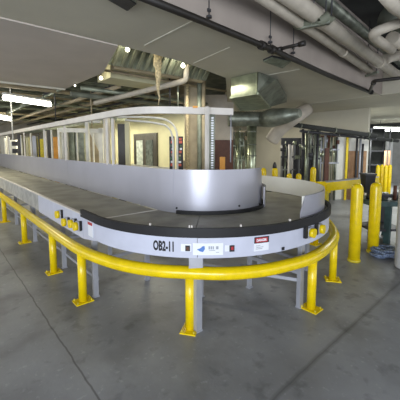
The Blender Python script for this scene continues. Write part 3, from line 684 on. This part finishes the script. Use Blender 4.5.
# sprinkler heads and hangers
for i, (px, py) in enumerate(((209, 0), (270, 18), (293, 35), (330, 12))):
    lb = ['thin hanger rod with clamp above the long black pipe, nearest the viewer', 'thin hanger rod with clamp in the middle of the soffit face', 'thin hanger rod beside the black branch pipe', 'thin black rod dropping through the pale pipes'][i]
    bt = [(209, 24), (270, 48), (293, 58), (331, 26)][i]
    p = at(*bt, 2.96 if i < 3 else 3.4); t = thing('pipe_hanger', lb, 'hanger', tuple(p), 'pipe hangers')
    obj('rod', MB().tube([p, (p.x, p.y, 4.3)], .006 if i < 3 else .012, 6), 'dark', t)
    obj('clamp', MB().tube([p+Vector((0, 0, .06)), p+Vector((0, 0, .08))], .03, 10), 'dark', t)
    obj('clamp', MB().box(p.x-.02, p.x+.02, p.y-.01, p.y+.01, p.z+.12, p.z+.15), 'dark', t)
# fuzzy grey wrap with bracket on the pale pipes
p = at(318, 25, 3.3)
t = thing('pipe_bracket', 'steel trapeze bracket with ragged grey wrap across the pale pipes', 'bracket', tuple(p), 'pipe brackets')
A = at(300, 28, 3.24); B = at(330, 22, 3.24)
obj('strut', MB().bar(A, B, .05, .04), 'galv_dark', t)
random.seed(2); mb = MB()
P_ = [A+(B-A)*(i/12)+Vector((random.uniform(-.03, .03), random.uniform(-.03, .03), .05+random.uniform(-.02, .05))) for i in range(13)]
mb.tube(P_, [random.uniform(.04, .09) for _ in P_], 9); obj('ragged_wrap', mb, 'deck', t)
for k in (.1, .45, .85): q = A+(B-A)*k; obj('rod', MB().tube([q, (q.x, q.y, 4.3)], .008, 6), 'dark', t)
A = at(366, 76, 3.2); B = at(378, 72, 3.2)
t = thing('pipe_bracket', 'small steel bracket under the right ends of the pale pipes', 'bracket', tuple(A), 'pipe brackets')
obj('strut', MB().bar(A, B, .05, .04), 'galv_dark', t)
for k in (.1, .9): q = A+(B-A)*k; obj('rod', MB().tube([q, (q.x, q.y, 4.3)], .01, 6), 'dark', t)
# ceiling registers
for i, (cs, lb) in enumerate(((((263, 60), (272, 56), (291, 60), (282, 67)), 'small dark louvred grille in the soffit beside the black pipe joint'), (((100, -8), (122, -8), (136, 1), (127, 8)), 'grey green louvred grille at the top edge of the view'))):
    P = [at(x, y, 2.99) for x, y in cs]; cc = sum(P, Vector())/4
    t = thing('ceiling_grille', lb, 'vent', (cc.x, cc.y, 2.97), 'soffit grilles')
    obj('grille_plate', MB().hexa([(p.x, p.y, 2.975) for p in P]+[(p.x, p.y, 3.0) for p in P]), 'fin' if i else 'dark', t)
    mb = MB()
    for k in range(6):
        s_ = (k+.5)/6; mb.bar(P[0].lerp(P[1], s_).to_2d().to_3d()+Vector((0, 0, 2.968)), P[3].lerp(P[2], s_).to_2d().to_3d()+Vector((0, 0, 2.968)), .025, .014)
    obj('louvres', mb, 'dark' if i else 'fin', t)

# ------------------------------------------------------------------ opening beyond the soffit: louvred deck, joists, pipes
A = at(112, 58, 2.98); 
t = thing('corrugated_panel', 'slanting grey green corrugated panel seen through the ceiling opening', 'panel', (2.9, 4.2, 3.0))
obj('sheet', MB().hexa([(2.2, 4.75, 3.02), (4.2, 4.6, 3.02), (4.2, 4.63, 3.06), (2.2, 4.78, 3.06), (2.2, 4.12, 3.62), (4.2, 4.15, 3.62), (4.2, 4.18, 3.66), (2.2, 4.15, 3.66)]), 'fin', t)
mb = MB()
for i in range(14):
    x = 2.28+i*.14; mb.bar((x, 4.73-.068*(x-2), 3.02), (x, 4.11, 3.60), .05, .05)
obj('ribs', mb, 'deck', t)
tag(obj('ledge_beam', MB().bar((2.35, 4.88, 3.05), (4.2, 4.72, 3.05), .10, .10), 'tan'), 'brown beam along the lower edge of the corrugated panel', 'beam')
tag(obj('green_box', MB().box(2.6, 3.9, 5.5, 6.1, 3.0, 3.35), 'cream'), 'pale green box duct hanging left of the torn insulation', 'box')
# white long pipe with elbow
P3 = [far(95, 103, 7.4), far(140, 92, 6.6), far(180, 82, 5.9), far(186, 80, 5.85), far(186.5, 66, 5.75)]
P3[-1].z = 3.3
tag(obj('overhead_pipe', MB().tube(elbow(P3, .12), .055, 14), 'pipewhite'), 'pale pipe with an upturned elbow beyond the ceiling opening', 'pipe')
# joists and pipes above
for i in range(12):
    y = 5.2+i*1.1
    tag(obj('ceiling_joist', MB().box(-3+.0*i, 5.9, y, y+.10, 3.72, 4.0), 'deck'), 'dark green steel joist above the left opening, row %s from the front' % ['one', 'two', 'three', 'four', 'five', 'six', 'seven', 'eight', 'nine', 'ten', 'eleven', 'twelve'][i], 'joist', 'joists above the ceiling opening')
random.seed(21)
pl = ['thin', 'slim', 'medium', 'thick']
spec = []
names = ['dark', 'fin', 'tan', 'galv_dark', 'deck', 'fin']
cn = {'deck': 'dark green', 'dark': 'black', 'fin': 'grey green', 'tan': 'tan', 'galv_dark': 'dull metal', 'insul': 'yellowish', 'brown': 'rust brown'}
for i in range(16):
    x = 2.45+i*.22; z = random.uniform(3.0, 3.6); m_ = random.choice(names); r_ = random.choice((.025, .035, .05))
    y0 = max(random.uniform(5.2, 7.5), x+.6)
    tag(obj('overhead_pipe', MB().tube([(x, y0, z), (x, 22, z)], r_, 8), m_), '%s lengthwise pipe over the conveyor, place %d of sixteen counted from the left' % (cn[m_], i+1), 'pipe', 'lengthwise pipes above the conveyor')
for i in range(14):
    y = 5.4+i*.95+random.uniform(-.2, .2); z = random.uniform(2.85, 3.3); m_ = random.choice(names); r_ = random.choice((.025, .04, .06))
    x0 = 2.4 if y < 7.4 else -2
    tag(obj('overhead_pipe', MB().tube([(x0, y, z), (5.95, y, z)], r_, 8), m_), '%s crosswise pipe over the hall, place %d of fourteen counted from the front' % (cn[m_], i+1), 'pipe', 'crosswise pipes above the hall')
tag(obj('cable_tray', MB().bar((5.70, 6.6, 2.92), (5.70, 22, 2.92), .3, .3), 'tan'), 'long tan boxed duct along the top of the cream wall', 'duct')
tag(obj('cable_tray', MB().bar((4.6, 9.0, 2.6), (4.6, 22, 2.6), .35, .12), 'fin'), 'flat grey green cable tray beside the tan boxed duct', 'cable tray')
# drop pipes hanging
for i, (px, y0, y1) in enumerate(((92, 98, 128), (13, 127, 140), (56, 112, 125), (170, 84, 108), (178, 84, 108))):
    Y = 8 if i < 3 else 6.6
    p = far(px, y1, Y); tag(obj('hanging_rod', MB().tube([p, (p.x, p.y, 3.75)], .016, 8), ['tan', 'white', 'dark', 'dark', 'fin'][i]), ['tan rod hanging left of the pale column', 'white rod hanging at the far left', 'dark rod hanging over the left guard', 'dark rod left of the tan column', 'grey green rod next to the tan column'][i], 'rod', 'hanging rods')
# torn insulation
p = at(158, 56, 3.1); random.seed(9)
t = thing('torn_insulation', 'ragged yellowish strands of torn insulation hanging from the ceiling opening', 'insulation', (p.x, p.y, 2.5))
top = far(158, 54, 4.9)
for i in range(9):
    dx = random.uniform(-.05, .06); L_ = random.uniform(.35, .75) if i else .9
    pts = [Vector((top.x+dx*CX*(1-k*.08)+.012*math.sin(k*2+i), top.y-dx*SX*(1-k*.08)+.012*math.cos(k*2.3+i), top.z+.12-L_*k/8)) for k in range(9)]
    obj('strand', MB().tube(pts, [.03, .036, .042, .038, .04, .03, .022, .014, .006], 7), 'insul', t)

# ------------------------------------------------------------------ lamps
def tubelamp(A, B, label, m='lamp', group='fluorescent ceiling lamps', top=.10, r=.04):
    A = Vector(A); B = Vector(B); c = (A+B)/2
    t = thing('fluorescent_lamp', label, 'lamp', tuple(c), group)
    obj('tube', MB().tube([A, B], r, 12), m, t)
    obj('housing', MB().bar(A+Vector((0, 0, r+.03)), B+Vector((0, 0, r+.03)), .14, .05), 'white', t)
    zt = 2.985 if c.z < 2.95 else 3.72
    for k in (.15, .85): q = A+(B-A)*k; obj('hanger', MB().tube([q+Vector((0, 0, r+.04)), (q.x, q.y, 3.9)], .008, 6), 'dark', t)
    return t
A = at(4, 97.5, 2.86); B = at(50, 104.5, 2.86); tubelamp(A, B, 'long lit fluorescent lamp at upper left, the larger of two', r=.06)
A = at(-18, 114, 2.86); B = at(10.5, 119, 2.86); tubelamp(A, B, 'smaller lit fluorescent lamp at the far left edge', r=.08)
A = far(374, 129, 15.2); B = far(415, 130, 15.4); tubelamp(A, B, 'long lit fluorescent lamp at the right edge under the ceiling', 'lampcool', r=.085)
A = far(379, 132, 17); B = far(391, 135, 18.5); tubelamp(A, B, 'short lit fluorescent lamp just below the long right one', 'lampcool', r=.07)
for i, (px, py, z, rr) in enumerate(((127.5, 49.5, 3.12, .035), (183, 65.5, 3.06, .04), (101, 78, 2.96, .035), (75, 85.5, 2.93, .02))):
    p = at(px, py, z); lb = ['small glowing bulb at the near edge of the ceiling opening', 'small glowing bulb beside the upturned pipe elbow', 'small glowing bulb at the corner of the rosy soffit', 'tiny glowing bulb on the soffit edge at left'][i]
    t = thing('work_light', lb, 'lamp', tuple(p), 'small work lights')
    obj('bulb', MB().lathe((p.x, p.y), [(rr*.3, p.z-rr), (rr*.9, p.z-rr*.5), (rr, p.z), (rr*.6, p.z+rr*.7), (rr*.3, p.z+rr)], 12), 'lampdim', t)
    PL = bpy.data.lights.new('bulb_light', 'POINT'); PL.energy = (5, 6, 1.2, 1)[i]; PL.color = (1, .95, .75); PL.shadow_soft_size = .06
    po = bpy.data.objects.new('bulb_light', PL); C.objects.link(po); po.location = p+Vector((.0, .12, .12))
    obj('cord', MB().tube([(p.x, p.y, p.z+rr*.8), (p.x, p.y, 3.9)], .008, 6), 'dark', t)
for i, (px, py) in enumerate(((346, 127.5), (364, 127.7))):
    p = at(px, py, 2.99); tag(obj('recessed_light', MB().lathe((p.x, p.y), [(.3, 2.985), (.3, 3.0)], 20), 'lampdim'), ['round recessed ceiling light, left of the pair above the white door', 'round recessed ceiling light, right of the pair above the white door'][i], 'lamp', 'recessed lights')

def area(name, loc, sx, sy, power, col, rot=(0, 0, 0)):
    L = bpy.data.lights.new(name, 'AREA'); L.shape = 'RECTANGLE'; L.size = sx; L.size_y = sy; L.energy = power; L.color = col
    o = bpy.data.objects.new(name, L); C.objects.link(o); o.location = loc; o.rotation_euler = rot; return o
warm = (1, .93, .68)
area('lamp_light', (4.9, 11, 2.6), .3, 3, 85, warm); area('lamp_light', (4.9, 7.6, 2.7), .3, 2, 40, warm); area('lamp_light', (4.0, 4.6, 2.85), .3, 1.5, 14, (1, .95, .82))  # last one is an added fill to brighten the outer guard, no fixture
area('lamp_light', (3.2, 16, 2.7), .3, 3, 120, warm); area('lamp_light', (0, 10, 2.8), .3, 3, 60, warm)
area('lamp_light', (8.5, 6.8, 2.8), 2, .3, 50, (1, .95, .82)); area('lamp_light', (13, 5, 2.8), .3, 3, 220, (.95, 1, .95)); area('lamp_light', (9.2, 1.5, 2.8), .3, 2, 60, (.95, 1, .98))
# daylight through the open dock door behind and to the left of the viewer
S = area('dock_daylight', (-4.5, -3.5, 1.8), 5, 3, 400, (.82, .89, 1))
d_ = Vector((2.4, 2.6, .3))-S.location; S.rotation_euler = d_.to_track_quat('-Z', 'Y').to_euler()

w_ = bpy.data.worlds.new('world'); bpy.context.scene.world = w_; w_.use_nodes = True
bg = w_.node_tree.nodes['Background']; bg.inputs[0].default_value = (.92, .95, 1, 1); bg.inputs[1].default_value = 1.15

cam = bpy.data.cameras.new('camera'); co = bpy.data.objects.new('camera', cam); C.objects.link(co)
cam.sensor_width = 36; cam.lens = 36*FP/400; cam.shift_y = -24/400; cam.clip_start = .05; cam.clip_end = 200
co.location = (0, 0, H); co.rotation_euler = (math.radians(90)-TH, 0, -math.atan2(SX, CX))
sc = bpy.context.scene; sc.camera = co
sc.view_settings.view_transform = 'Standard'; sc.view_settings.look = 'None'; sc.view_settings.gamma = 1; sc.view_settings.exposure = 0.45
sc.view_settings.use_curve_mapping = False
